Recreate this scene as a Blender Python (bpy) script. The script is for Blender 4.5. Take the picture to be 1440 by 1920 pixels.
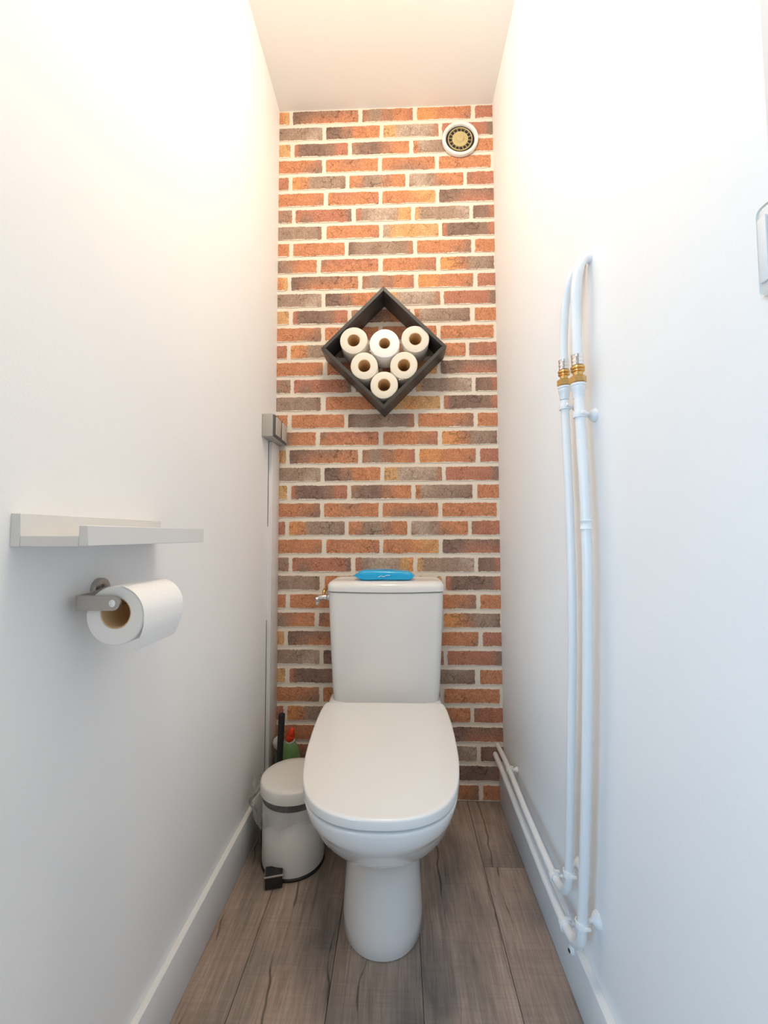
import bpy, bmesh, math, random
from mathutils import Vector, Matrix

for _o in list(bpy.data.objects):
    bpy.data.objects.remove(_o, do_unlink=True)
SC = bpy.context.scene
COL = SC.collection

# ------------------------------------------------------------------ camera
F_PX, PITCH, YAW, ROLL = 789.84, 0.0543, 0.0342, -0.0025
CAM = Vector((0.4392, -1.4865, 0.9007))
_fw = Vector((-math.sin(YAW) * math.cos(PITCH), math.cos(YAW) * math.cos(PITCH), math.sin(PITCH)))
_ri = Vector((math.cos(YAW), math.sin(YAW), 0))
_up = _ri.cross(_fw)
_r2 = _ri * math.cos(ROLL) + _up * math.sin(ROLL)
_u2 = _up * math.cos(ROLL) - _ri * math.sin(ROLL)
cam_data = bpy.data.cameras.new('camera')
cam = bpy.data.objects.new('camera', cam_data)
COL.objects.link(cam)
cam.matrix_world = Matrix(((_r2.x, _u2.x, -_fw.x, CAM.x), (_r2.y, _u2.y, -_fw.y, CAM.y),
                           (_r2.z, _u2.z, -_fw.z, CAM.z), (0, 0, 0, 1)))
cam_data.sensor_fit = 'VERTICAL'
cam_data.sensor_height = 36.0
cam_data.lens = 36.0 * F_PX / 1920.0
cam_data.clip_start = 0.01
SC.camera = cam

# ------------------------------------------------------------------ world, lamp, exposure
world = bpy.data.worlds.new('hall_daylight')
SC.world = world
world.use_nodes = True
_bg = world.node_tree.nodes['Background']
_bg.inputs['Color'].default_value = (1.0, 0.96, 0.90, 1)
_bg.inputs['Strength'].default_value = 0.34

_l = bpy.data.lights.new('ceiling_lamp', 'POINT')
_l.energy = 10.9
_l.color = (1.0, 0.84, 0.64)
_l.shadow_soft_size = 0.08
lamp = bpy.data.objects.new('ceiling_lamp', _l)
lamp.location = (0.41, -0.92, 2.36)
COL.objects.link(lamp)

_a = bpy.data.lights.new('hall_window', 'AREA')          # daylight from the hall, through the open door behind the camera
_a.shape = 'RECTANGLE'; _a.size = 0.5; _a.size_y = 1.2
_a.energy = 15.5
_a.color = (0.30, 0.65, 1.0)
hall = bpy.data.objects.new('hall_window', _a)
hall.location = (-0.70, -2.40, 1.00)
hall.rotation_euler = (Vector((0.79, -0.70, 0.7)) - hall.location).to_track_quat('-Z', 'Y').to_euler()
COL.objects.link(hall)

SC.cycles.diffuse_bounces = 5
SC.cycles.max_bounces = 8
SC.view_settings.view_transform = 'Standard'
SC.view_settings.look = 'None'
SC.view_settings.gamma = 1.0
SC.view_settings.use_curve_mapping = False
SC.view_settings.exposure = 0.52

W, H = 0.7922, 2.4905          # room width and height; back wall is Y = 0, floor Z = 0
Y_END = -1.62                  # open end of the room (doorway behind the camera)

# ------------------------------------------------------------------ materials
def srgb(r, g, b):
    return tuple(((c / 255) / 12.92 if c / 255 <= 0.04045 else ((c / 255 + 0.055) / 1.055) ** 2.4) for c in (r, g, b))

def mat(name, color, rough=0.5, metal=0.0, bump=0.0, bscale=200.0, mottle=0.0, mscale=20.0, coat=0.0, spec=0.5, trans=0.0):
    m = bpy.data.materials.new(name)
    m.use_nodes = True
    nt = m.node_tree
    b = nt.nodes['Principled BSDF']
    c = tuple(color) + (1,)
    b.inputs['Base Color'].default_value = c
    b.inputs['Roughness'].default_value = rough
    b.inputs['Metallic'].default_value = metal
    b.inputs['Specular IOR Level'].default_value = spec
    b.inputs['Coat Weight'].default_value = coat
    b.inputs['Transmission Weight'].default_value = trans
    tc = nt.nodes.new('ShaderNodeTexCoord')
    if mottle:
        n = nt.nodes.new('ShaderNodeTexNoise'); n.inputs['Scale'].default_value = mscale; n.inputs['Detail'].default_value = 5
        nt.links.new(tc.outputs['Object'], n.inputs['Vector'])
        mx = nt.nodes.new('ShaderNodeMix'); mx.data_type = 'RGBA'
        mx.inputs[6].default_value = tuple(x * (1 - mottle) for x in color) + (1,)
        mx.inputs[7].default_value = tuple(min(1, x * (1 + mottle)) for x in color) + (1,)
        nt.links.new(n.outputs['Fac'], mx.inputs[0])
        nt.links.new(mx.outputs[2], b.inputs['Base Color'])
    if bump:
        n2 = nt.nodes.new('ShaderNodeTexNoise'); n2.inputs['Scale'].default_value = bscale; n2.inputs['Detail'].default_value = 4
        nt.links.new(tc.outputs['Object'], n2.inputs['Vector'])
        bp = nt.nodes.new('ShaderNodeBump'); bp.inputs['Strength'].default_value = bump; bp.inputs['Distance'].default_value = 0.001
        nt.links.new(n2.outputs['Fac'], bp.inputs['Height'])
        nt.links.new(bp.outputs['Normal'], b.inputs['Normal'])
    return m

M_WALL = mat('white_wall_paint', (0.915, 0.915, 0.915), 0.55, bump=0.25, bscale=260, mottle=0.015, mscale=6)
M_CEIL = mat('ceiling_paint', (0.88, 0.87, 0.85), 0.7, bump=0.1, bscale=150)
M_BASE = mat('baseboard_paint', (0.80, 0.81, 0.82), 0.4, bump=0.08, bscale=90)
M_CER = mat('white_ceramic', (0.82, 0.82, 0.815), 0.12, coat=0.25)
M_SEAT = mat('white_seat_plastic', (0.83, 0.825, 0.815), 0.16, coat=0.15)
M_PIPE = mat('white_pipe_paint', (0.82, 0.83, 0.84), 0.3, bump=0.25, bscale=60)
M_CLIP = mat('white_clip_plastic', (0.82, 0.82, 0.82), 0.4, bump=0.2, bscale=120)
M_BRASS = mat('brass', srgb(226, 186, 122), 0.3, 1.0, mottle=0.12, mscale=150)
M_CHROME = mat('chrome', (0.82, 0.82, 0.82), 0.12, 1.0)
M_STEEL = mat('brushed_steel', (0.46, 0.43, 0.40), 0.38, 1.0, mottle=0.06, mscale=300)
M_BLACKP = mat('black_plastic', (0.012, 0.012, 0.013), 0.4)
M_RUBBER = mat('black_rubber', (0.013, 0.013, 0.014), 0.65, bump=0.6, bscale=900)
M_FRAME = mat('dark_wenge_wood', (0.045, 0.040, 0.036), 0.42, bump=0.3, bscale=300, mottle=0.25, mscale=120)
M_PAPER = mat('toilet_paper', (0.80, 0.74, 0.65), 0.95, bump=0.5, bscale=240)
M_PAPERW = mat('bright_white_toilet_paper', (0.93, 0.92, 0.91), 0.95, bump=0.5, bscale=240)
M_CORE = mat('cardboard_core', srgb(226, 194, 150), 0.9, mottle=0.15, mscale=300)
M_GREY = mat('grey_switch_plastic', srgb(172, 168, 160), 0.45)
M_GREYD = mat('dark_grey_switch_plastic', srgb(92, 92, 92), 0.5)
M_GREYL = mat('light_grey_rocker', srgb(190, 182, 170), 0.45)
M_LEDGE = mat('white_lacquered_ledge', (0.76, 0.755, 0.74), 0.45, bump=0.12, bscale=90)
M_BIN = mat('white_bin_enamel', (0.78, 0.76, 0.73), 0.3)
M_BLUE = mat('blue_foil', (0.005, 0.42, 0.80), 0.2, bump=0.7, bscale=40, coat=0.4)
M_BLUED = mat('dark_blue_print', (0.008, 0.07, 0.16), 0.3)
M_WHITEP = mat('white_print', (0.75, 0.85, 0.9), 0.3)
M_GREEN = mat('green_bottle_plastic', (0.16, 0.29, 0.11), 0.25, mottle=0.3, mscale=40)
M_BWHITE = mat('white_bottle_plastic', (0.70, 0.70, 0.64), 0.35)
M_RED = mat('red_orange_cap', (0.75, 0.055, 0.015), 0.3)
M_VENTW = mat('white_vent_plastic', (0.80, 0.80, 0.77), 0.4)
M_VENTB = mat('aged_beige_vent_plastic', srgb(188, 170, 120), 0.45, mottle=0.12, mscale=80)
M_VENTD = mat('dark_duct', (0.02, 0.018, 0.022), 0.8)
M_TRUNK = mat('white_trunking', (0.76, 0.74, 0.73), 0.4)
M_JOINT = mat('dark_joint', (0.05, 0.042, 0.036), 0.9)

def brick_material():
    m = bpy.data.materials.new('brick_clay'); m.use_nodes = True
    nt = m.node_tree; N = nt.nodes; L = nt.links
    b = N['Principled BSDF']; b.inputs['Roughness'].default_value = 0.85
    b.inputs['Specular IOR Level'].default_value = 0.2
    tone = N.new('ShaderNodeAttribute'); tone.attribute_name = 'tone'
    seed = N.new('ShaderNodeAttribute'); seed.attribute_name = 'seed'
    tc = N.new('ShaderNodeTexCoord')
    add = N.new('ShaderNodeVectorMath'); add.operation = 'ADD'
    L.new(tc.outputs['Object'], add.inputs[0]); L.new(seed.outputs['Vector'], add.inputs[1])
    def noise(scale, detail, rough=0.6, dist=0.0):
        n = N.new('ShaderNodeTexNoise'); n.inputs['Scale'].default_value = scale
        n.inputs['Detail'].default_value = detail; n.inputs['Roughness'].default_value = rough
        n.inputs['Distortion'].default_value = dist
        L.new(add.outputs[0], n.inputs['Vector']); return n
    def ramp(src, pts):
        r = N.new('ShaderNodeValToRGB'); L.new(src, r.inputs[0])
        while len(r.color_ramp.elements) < len(pts): r.color_ramp.elements.new(0.5)
        for e, (p, v) in zip(r.color_ramp.elements, pts):
            e.position = p; e.color = (v, v, v, 1)
        return r
    def mul(a, bb):
        mx = N.new('ShaderNodeMix'); mx.data_type = 'RGBA'; mx.blend_type = 'MULTIPLY'; mx.inputs[0].default_value = 1
        L.new(a, mx.inputs[6]); L.new(bb, mx.inputs[7]); return mx.outputs[2]
    n1 = noise(38, 5, 0.65); r1 = ramp(n1.outputs['Fac'], [(0.25, 0.80), (0.75, 1.15)])
    c = mul(tone.outputs['Color'], r1.outputs[0])
    n2 = noise(210, 3, 0.6); r2 = ramp(n2.outputs['Fac'], [(0.3, 0.66), (0.7, 1.24)])
    c = mul(c, r2.outputs[0])
    n3 = noise(60, 6, 0.75, 1.5); r3 = ramp(n3.outputs['Fac'], [(0.30, 0.35), (0.37, 1.0)])
    c = mul(c, r3.outputs[0])
    vo = N.new('ShaderNodeTexVoronoi'); vo.feature = 'DISTANCE_TO_EDGE'; vo.inputs['Scale'].default_value = 34
    wob = N.new('ShaderNodeVectorMath'); wob.operation = 'MULTIPLY_ADD'
    L.new(n2.outputs['Color'], wob.inputs[0]); wob.inputs[1].default_value = (0.012, 0.012, 0.012); L.new(add.outputs[0], wob.inputs[2])
    L.new(wob.outputs[0], vo.inputs['Vector'])
    rv = ramp(vo.outputs['Distance'], [(0.012, 0.0), (0.035, 1.0)])
    n7 = noise(17, 2); rm = ramp(n7.outputs['Fac'], [(0.52, 1.0), (0.58, 0.0)])
    mxx = N.new('ShaderNodeMath'); mxx.operation = 'MAXIMUM'; L.new(rv.outputs[0], mxx.inputs[0]); L.new(rm.outputs[0], mxx.inputs[1])
    rc = ramp(mxx.outputs[0], [(0.0, 0.42), (1.0, 1.0)])
    c = mul(c, rc.outputs[0])
    n4 = noise(420, 2); r4 = ramp(n4.outputs['Fac'], [(0.70, 0.0), (0.76, 1.0)])
    mx = N.new('ShaderNodeMix'); mx.data_type = 'RGBA'
    L.new(r4.outputs[0], mx.inputs[0]); L.new(c, mx.inputs[6]); mx.inputs[7].default_value = (0.62, 0.47, 0.36, 1)
    # ragged rim where mortar laps over the brick
    half = N.new('ShaderNodeAttribute'); half.attribute_name = 'half_size'
    sp, sh = N.new('ShaderNodeSeparateXYZ'), N.new('ShaderNodeSeparateXYZ')
    L.new(tc.outputs['Object'], sp.inputs[0]); L.new(half.outputs['Vector'], sh.inputs[0])
    def mth(op, a, bb):
        q = N.new('ShaderNodeMath'); q.operation = op
        for k, v in enumerate((a, bb)):
            if isinstance(v, (int, float)): q.inputs[k].default_value = v
            elif v is not None: L.new(v, q.inputs[k])
        return q.outputs[0]
    dl = mth('ADD', sh.outputs[0], sp.outputs[0]); dr = mth('SUBTRACT', sh.outputs[1], sp.outputs[0])
    dz = mth('SUBTRACT', sh.outputs[2], mth('ABSOLUTE', sp.outputs[2], None))
    dmin = mth('MINIMUM', mth('MINIMUM', dl, dr), dz)
    n5 = noise(120, 5, 0.7); n6 = noise(26, 2, 0.5)
    dd = mth('ADD', dmin, mth('MULTIPLY', mth('SUBTRACT', n5.outputs['Fac'], 0.5), 0.010))
    dd = mth('ADD', dd, mth('MULTIPLY', mth('SUBTRACT', n6.outputs['Fac'], 0.5), 0.006))
    mr = N.new('ShaderNodeMapRange'); mr.inputs[1].default_value = 0.0012; mr.inputs[2].default_value = 0.0022
    L.new(dd, mr.inputs[0])
    mx2 = N.new('ShaderNodeMix'); mx2.data_type = 'RGBA'
    L.new(mr.outputs[0], mx2.inputs[0]); mx2.inputs[6].default_value = (0.80, 0.715, 0.61, 1); L.new(mx.outputs[2], mx2.inputs[7])
    L.new(mx2.outputs[2], b.inputs['Base Color'])
    bm_ = N.new('ShaderNodeBump'); bm_.inputs['Strength'].default_value = 0.5; bm_.inputs['Distance'].default_value = 0.002
    L.new(n3.outputs['Fac'], bm_.inputs['Height']); L.new(bm_.outputs['Normal'], b.inputs['Normal'])
    return m
M_BRICK = brick_material()
M_MORTAR = mat('mortar', (0.80, 0.715, 0.61), 0.95, bump=0.7, bscale=350, mottle=0.10, mscale=160)

def wood_material():
    m = bpy.data.materials.new('grey_brown_plank'); m.use_nodes = True
    nt = m.node_tree; N = nt.nodes; L = nt.links
    b = N['Principled BSDF']; b.inputs['Roughness'].default_value = 0.5
    b.inputs['Specular IOR Level'].default_value = 0.35
    tc = N.new('ShaderNodeTexCoord'); oi = N.new('ShaderNodeObjectInfo')
    comb = N.new('ShaderNodeCombineXYZ')
    mm = N.new('ShaderNodeMath'); mm.operation = 'MULTIPLY'; mm.inputs[1].default_value = 37.0
    L.new(oi.outputs['Random'], mm.inputs[0]); L.new(mm.outputs[0], comb.inputs[0]); L.new(mm.outputs[0], comb.inputs[1])
    add = N.new('ShaderNodeVectorMath'); add.operation = 'ADD'
    L.new(tc.outputs['Object'], add.inputs[0]); L.new(comb.outputs[0], add.inputs[1])
    def mp(sx, sy):
        v = N.new('ShaderNodeMapping'); v.inputs['Scale'].default_value = (sx, sy, 1)
        L.new(add.outputs[0], v.inputs['Vector']); return v
    def noise(sx, sy, detail=5, rough=0.6, dist=0.0):
        n = N.new('ShaderNodeTexNoise'); n.inputs['Scale'].default_value = 1.0
        n.inputs['Detail'].default_value = detail; n.inputs['Roughness'].default_value = rough; n.inputs['Distortion'].default_value = dist
        L.new(mp(sx, sy).outputs[0], n.inputs['Vector']); return n.outputs['Fac']
    def ramp(src, pts):
        r = N.new('ShaderNodeValToRGB'); L.new(src, r.inputs[0])
        while len(r.color_ramp.elements) < len(pts): r.color_ramp.elements.new(0.5)
        for e, (p, c) in zip(r.color_ramp.elements, pts):
            e.position = p; e.color = (c, c, c, 1) if not isinstance(c, tuple) else c + (1,)
        return r.outputs[0]
    def mul(a, bb, f=1.0):
        mx = N.new('ShaderNodeMix'); mx.data_type = 'RGBA'; mx.blend_type = 'MULTIPLY'; mx.inputs[0].default_value = f
        L.new(a, mx.inputs[6]); L.new(bb, mx.inputs[7]); return mx.outputs[2]
    base = ramp(noise(8, 3.2, 4, 0.55), [(0.30, (0.175, 0.147, 0.130)), (0.43, (0.305, 0.246, 0.207)),
                                        (0.55, (0.405, 0.303, 0.245)), (0.70, (0.480, 0.390, 0.320))])
    grain = noise(230, 9, 4, 0.7, 0.8)
    c = mul(base, ramp(grain, [(0.25, 0.66), (0.6, 1.10)]))
    mid = noise(60, 3.5, 3, 0.6, 1.2)
    c = mul(c, ramp(mid, [(0.3, 0.82), (0.65, 1.06)]))
    saw = noise(9, 190, 2, 0.5)
    c = mul(c, ramp(saw, [(0.3, 0.92), (0.65, 1.03)]))
    # long thin cracks that wander along the plank
    sx = N.new('ShaderNodeSeparateXYZ'); L.new(add.outputs[0], sx.inputs[0])
    so = N.new('ShaderNodeSeparateXYZ'); L.new(tc.outputs['Object'], so.inputs[0])
    def m_(op, a_, b_):
        q = N.new('ShaderNodeMath'); q.operation = op
        for k_, v_ in enumerate((a_, b_)):
            if isinstance(v_, (int, float)): q.inputs[k_].default_value = v_
            elif v_ is not None: L.new(v_, q.inputs[k_])
        return q.outputs[0]
    def wander(freq):
        n = N.new('ShaderNodeTexNoise'); n.noise_dimensions = '1D'; n.inputs['Scale'].default_value = freq
        n.inputs['Detail'].default_value = 3; n.inputs['Roughness'].default_value = 0.45
        L.new(sx.outputs[1], n.inputs['W']); return n.outputs['Fac']
    u = m_('ADD', so.outputs[0], m_('MULTIPLY', m_('SUBTRACT', wander(4.0), 0.5), 0.060))
    lane = m_('PINGPONG', m_('ADD', u, 0.03), 0.060)
    brk = ramp(noise(5, 4.5, 3, 0.6), [(0.46, 0.0), (0.56, 1.0)])
    lc = ramp(m_('ADD', lane, m_('MULTIPLY', brk, 0.0030)), [(0.0, 0.25), (0.0004, 0.40), (0.0013, 1.0)])
    c = mul(c, lc)
    # knots with a darker ring
    vo = N.new('ShaderNodeTexVoronoi'); vo.inputs['Scale'].default_value = 1.0; vo.inputs['Randomness'].default_value = 1.0
    L.new(mp(6.0, 4.6).outputs[0], vo.inputs['Vector'])
    c = mul(c, ramp(vo.outputs['Distance'], [(0.018, 0.55), (0.035, 0.78), (0.045, 0.42), (0.06, 0.72), (0.16, 1.0)]))
    L.new(c, b.inputs['Base Color'])
    bu = N.new('ShaderNodeBump'); bu.inputs['Strength'].default_value = 0.25; bu.inputs['Distance'].default_value = 0.0008
    L.new(grain, bu.inputs['Height']); L.new(bu.outputs['Normal'], b.inputs['Normal'])
    return m
M_WOOD = wood_material()

def film_material():
    m = bpy.data.materials.new('clear_plastic_film'); m.use_nodes = True
    nt = m.node_tree; N = nt.nodes; L = nt.links
    for n in list(N): N.remove(n)
    out = N.new('ShaderNodeOutputMaterial')
    tr = N.new('ShaderNodeBsdfTransparent'); tr.inputs['Color'].default_value = (0.985, 0.985, 0.98, 1)
    gl = N.new('ShaderNodeBsdfGlossy'); gl.inputs['Roughness'].default_value = 0.10; gl.inputs['Color'].default_value = (1, 1, 1, 1)
    di = N.new('ShaderNodeBsdfDiffuse'); di.inputs['Color'].default_value = (0.75, 0.74, 0.72, 1)
    lw = N.new('ShaderNodeLayerWeight'); lw.inputs['Blend'].default_value = 0.22
    tc = N.new('ShaderNodeTexCoord')
    n = N.new('ShaderNodeTexNoise'); n.inputs['Scale'].default_value = 38; n.inputs['Detail'].default_value = 4
    mp = N.new('ShaderNodeMapping'); mp.inputs['Scale'].default_value = (1, 1, 0.7); mp.inputs['Rotation'].default_value = (0.4, 0.5, 0)
    L.new(tc.outputs['Object'], mp.inputs['Vector']); L.new(mp.outputs[0], n.inputs['Vector'])
    bu = N.new('ShaderNodeBump'); bu.inputs['Strength'].default_value = 1.0; bu.inputs['Distance'].default_value = 0.012
    L.new(n.outputs['Fac'], bu.inputs['Height'])
    L.new(bu.outputs['Normal'], gl.inputs['Normal']); L.new(bu.outputs['Normal'], lw.inputs['Normal'])
    m1 = N.new('ShaderNodeMixShader'); m1.inputs[0].default_value = 0.06
    L.new(tr.outputs[0], m1.inputs[1]); L.new(di.outputs[0], m1.inputs[2])
    m2 = N.new('ShaderNodeMixShader')
    fa = N.new('ShaderNodeMath'); fa.operation = 'MULTIPLY_ADD'; fa.inputs[1].default_value = 0.85; fa.inputs[2].default_value = 0.07; fa.use_clamp = True
    L.new(lw.outputs['Fresnel'], fa.inputs[0]); L.new(fa.outputs[0], m2.inputs[0]); L.new(m1.outputs[0], m2.inputs[1]); L.new(gl.outputs[0], m2.inputs[2])
    L.new(m2.outputs[0], out.inputs['Surface'])
    return m
M_FILM = film_material()

# ------------------------------------------------------------------ building helpers (all shapes in world metres)
ORG = {}

def link(name, me, m, parent=None, org=(0, 0, 0)):
    o = bpy.data.objects.new(name, me)
    COL.objects.link(o)
    if m is not None and not me.materials:
        me.materials.append(m)
    org = Vector(org)
    ORG[o.name] = org
    if parent is not None:
        o.parent = parent
        o.location = org - ORG[parent.name]
    else:
        o.location = org
    return o

def thing(name, label, cat, loc, group=None):
    o = bpy.data.objects.new(name, None)
    o.empty_display_size = 0.03
    COL.objects.link(o)
    o.location = loc
    ORG[o.name] = Vector(loc)
    return tag(o, label, cat, group)

def tag(o, label, cat=None, group=None):
    o['label'] = label
    if cat: o['category'] = cat
    if group: o['group'] = group
    return o

def struct(o, label=None):
    o['kind'] = 'structure'
    if label: o['label'] = label
    return o

def finish(me, angle=40):
    for p in me.polygons: p.use_smooth = True
    me.set_sharp_from_angle(angle=math.radians(angle))
    return me

def bm_obj(name, bm, m, parent=None, org=None, angle=40, recalc=True):
    if recalc: bmesh.ops.recalc_face_normals(bm, faces=bm.faces)
    if org is None:
        org = ORG[parent.name] if parent is not None else Vector((0, 0, 0))
    bmesh.ops.translate(bm, verts=bm.verts, vec=-Vector(org))
    me = bpy.data.meshes.new(name)
    bm.to_mesh(me); bm.free()
    finish(me, angle)
    return link(name, me, m, parent, org)

def add_box(bm, x0, x1, y0, y1, z0, z1, bevel=0.0, seg=2):
    r = bmesh.ops.create_cube(bm, size=1.0)
    for v in r['verts']:
        v.co = Vector((x0 + (v.co.x + .5) * (x1 - x0), y0 + (v.co.y + .5) * (y1 - y0), z0 + (v.co.z + .5) * (z1 - z0)))
    if bevel:
        es = list({e for v in r['verts'] for e in v.link_edges})
        bmesh.ops.bevel(bm, geom=es, offset=bevel, segments=seg, profile=0.5, affect='EDGES')

def box(name, x0, x1, y0, y1, z0, z1, m, parent=None, bevel=0.0, seg=2, org=None):
    bm = bmesh.new(); add_box(bm, x0, x1, y0, y1, z0, z1, bevel, seg)
    return bm_obj(name, bm, m, parent, org)

def loft(bm, rings, cap0=True, cap1=True, closed=True):
    vr = [[bm.verts.new(p) for p in r] for r in rings]
    n = len(vr[0])
    for a, b in zip(vr[:-1], vr[1:]):
        for i in range(n if closed else n - 1):
            j = (i + 1) % n
            bm.faces.new((a[i], a[j], b[j], b[i]))
    if cap0: bm.faces.new(vr[0])
    if cap1: bm.faces.new(vr[-1])
    return vr

def catmull(pts, per=8):
    P = [Vector(p) for p in pts]
    P = [2 * P[0] - P[1]] + P + [2 * P[-1] - P[-2]]
    out = []
    for i in range(1, len(P) - 2):
        p0, p1, p2, p3 = P[i - 1:i + 3]
        for k in range(per):
            t = k / per
            out.append(0.5 * ((2 * p1) + (p2 - p0) * t + (2 * p0 - 5 * p1 + 4 * p2 - p3) * t * t + (3 * p1 - p0 - 3 * p2 + p3) * t ** 3))
    out.append(P[-2])
    return out

def add_tube(bm, pts, r, seg=14, rfun=None):
    pts = [Vector(p) for p in pts]
    n = len(pts)
    rings, ref = [], None
    for i, p in enumerate(pts):
        t = (pts[min(i + 1, n - 1)] - pts[max(i - 1, 0)]).normalized()
        if ref is None:
            ref = t.orthogonal().normalized()
        ref = (ref - t * ref.dot(t)).normalized()
        bn = t.cross(ref)
        rr = rfun(i / (n - 1)) if rfun else r
        rings.append([p + (ref * math.cos(a) + bn * math.sin(a)) * rr for a in [2 * math.pi * k / seg for k in range(seg)]])
    loft(bm, rings)

def tube(name, pts, r, m, parent=None, seg=14, smooth=True, per=8, org=None, rfun=None):
    bm = bmesh.new()
    add_tube(bm, catmull(pts, per) if smooth and len(pts) > 2 else pts, r, seg, rfun)
    return bm_obj(name, bm, m, parent, org)

def add_lathe(bm, prof, center, axis=(0, 0, 1), seg=32, cap0=True, cap1=True, closed=False):
    """prof: list of (radius, distance along the axis)."""
    ax = Vector(axis).normalized()
    u = ax.orthogonal().normalized(); v = ax.cross(u); c = Vector(center)
    rings = [[c + ax * d + (u * math.cos(a) + v * math.sin(a)) * max(r, 1e-5) for a in [2 * math.pi * k / seg for k in range(seg)]] for r, d in prof]
    if closed:
        rings.append(rings[0])
        vr = [[bm.verts.new(p) for p in r] for r in rings[:-1]]
        vr.append(vr[0])
        for a, b in zip(vr[:-1], vr[1:]):
            for i in range(seg):
                j = (i + 1) % seg
                bm.faces.new((a[i], a[j], b[j], b[i]))
    else:
        loft(bm, rings, cap0, cap1)

def lathe(name, prof, center, m, parent=None, axis=(0, 0, 1), seg=32, closed=False, org=None, cap0=True, cap1=True, angle=40):
    bm = bmesh.new(); add_lathe(bm, prof, center, axis, seg, cap0, cap1, closed)
    return bm_obj(name, bm, m, parent, org, angle)

# ------------------------------------------------------------------ the room
o = struct(box('floor', -0.10, W + 0.10, Y_END, 0.10, -0.06, -0.004, M_JOINT))
o['label'] = 'grey brown wood plank floor with knots and cracks'
floor = o
PW = 0.184
SEAMS = [-0.069, 0.115, 0.299, 0.483, 0.667, 0.851]
ENDS = {0: [-0.95], 1: [], 2: [-0.02], 3: [-1.12], 4: [-0.283, -1.48]}
def plank(x0, x1, y0, y1):
    g = 0.0005
    box('plank', x0 + g, x1 - g, y0 + g, y1 - g, -0.004, 0.0, M_WOOD, floor, bevel=0.0006, seg=1,
        org=((x0 + x1) / 2, (y0 + y1) / 2, -0.004))
for i in range(5):
    x0, x1 = max(SEAMS[i], 0.0), min(SEAMS[i + 1], W)
    ys = sorted([Y_END] + [e for e in ENDS[i]] + [0.0])
    for a, b in zip(ys[:-1], ys[1:]):
        plank(x0, x1, a, b)

o = struct(box('ceiling', -0.10, W + 0.10, Y_END, 0.10, H, H + 0.08, M_CEIL)); o['label'] = 'plain off-white painted ceiling'
o = struct(box('wall_left', -0.10, 0.0, -1.30, 0.10, 0.0, H, M_WALL)); o['label'] = 'smooth white painted wall with shelf and roll holder'
o = struct(box('wall_right', W, W + 0.10, Y_END, 0.10, 0.0, H, M_WALL)); o['label'] = 'smooth white painted wall carrying the white pipes'
o = struct(box('baseboard_left', 0.0, 0.0134, -1.30, -0.001, 0.0, 0.110, M_BASE, bevel=0.0015)); o['label'] = 'plain white baseboard along the shelf wall'
o = struct(box('baseboard_right', W - 0.0155, W, Y_END, -0.001, 0.0, 0.102, M_BASE, bevel=0.0015)); o['label'] = 'plain white baseboard below the pipes'
o = struct(box('trim_1', W - 0.008, W, -1.19, -1.101, 0.102, 2.10, M_BASE, bevel=0.001)); o['label'] = 'white door casing at the edge of the pipe wall'

wall_back = struct(box('wall_back', 0.0, W, 0.0, 0.10, 0.0, H, M_MORTAR))
wall_back['label'] = 'brick wall with pale mortar behind the toilet'

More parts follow.
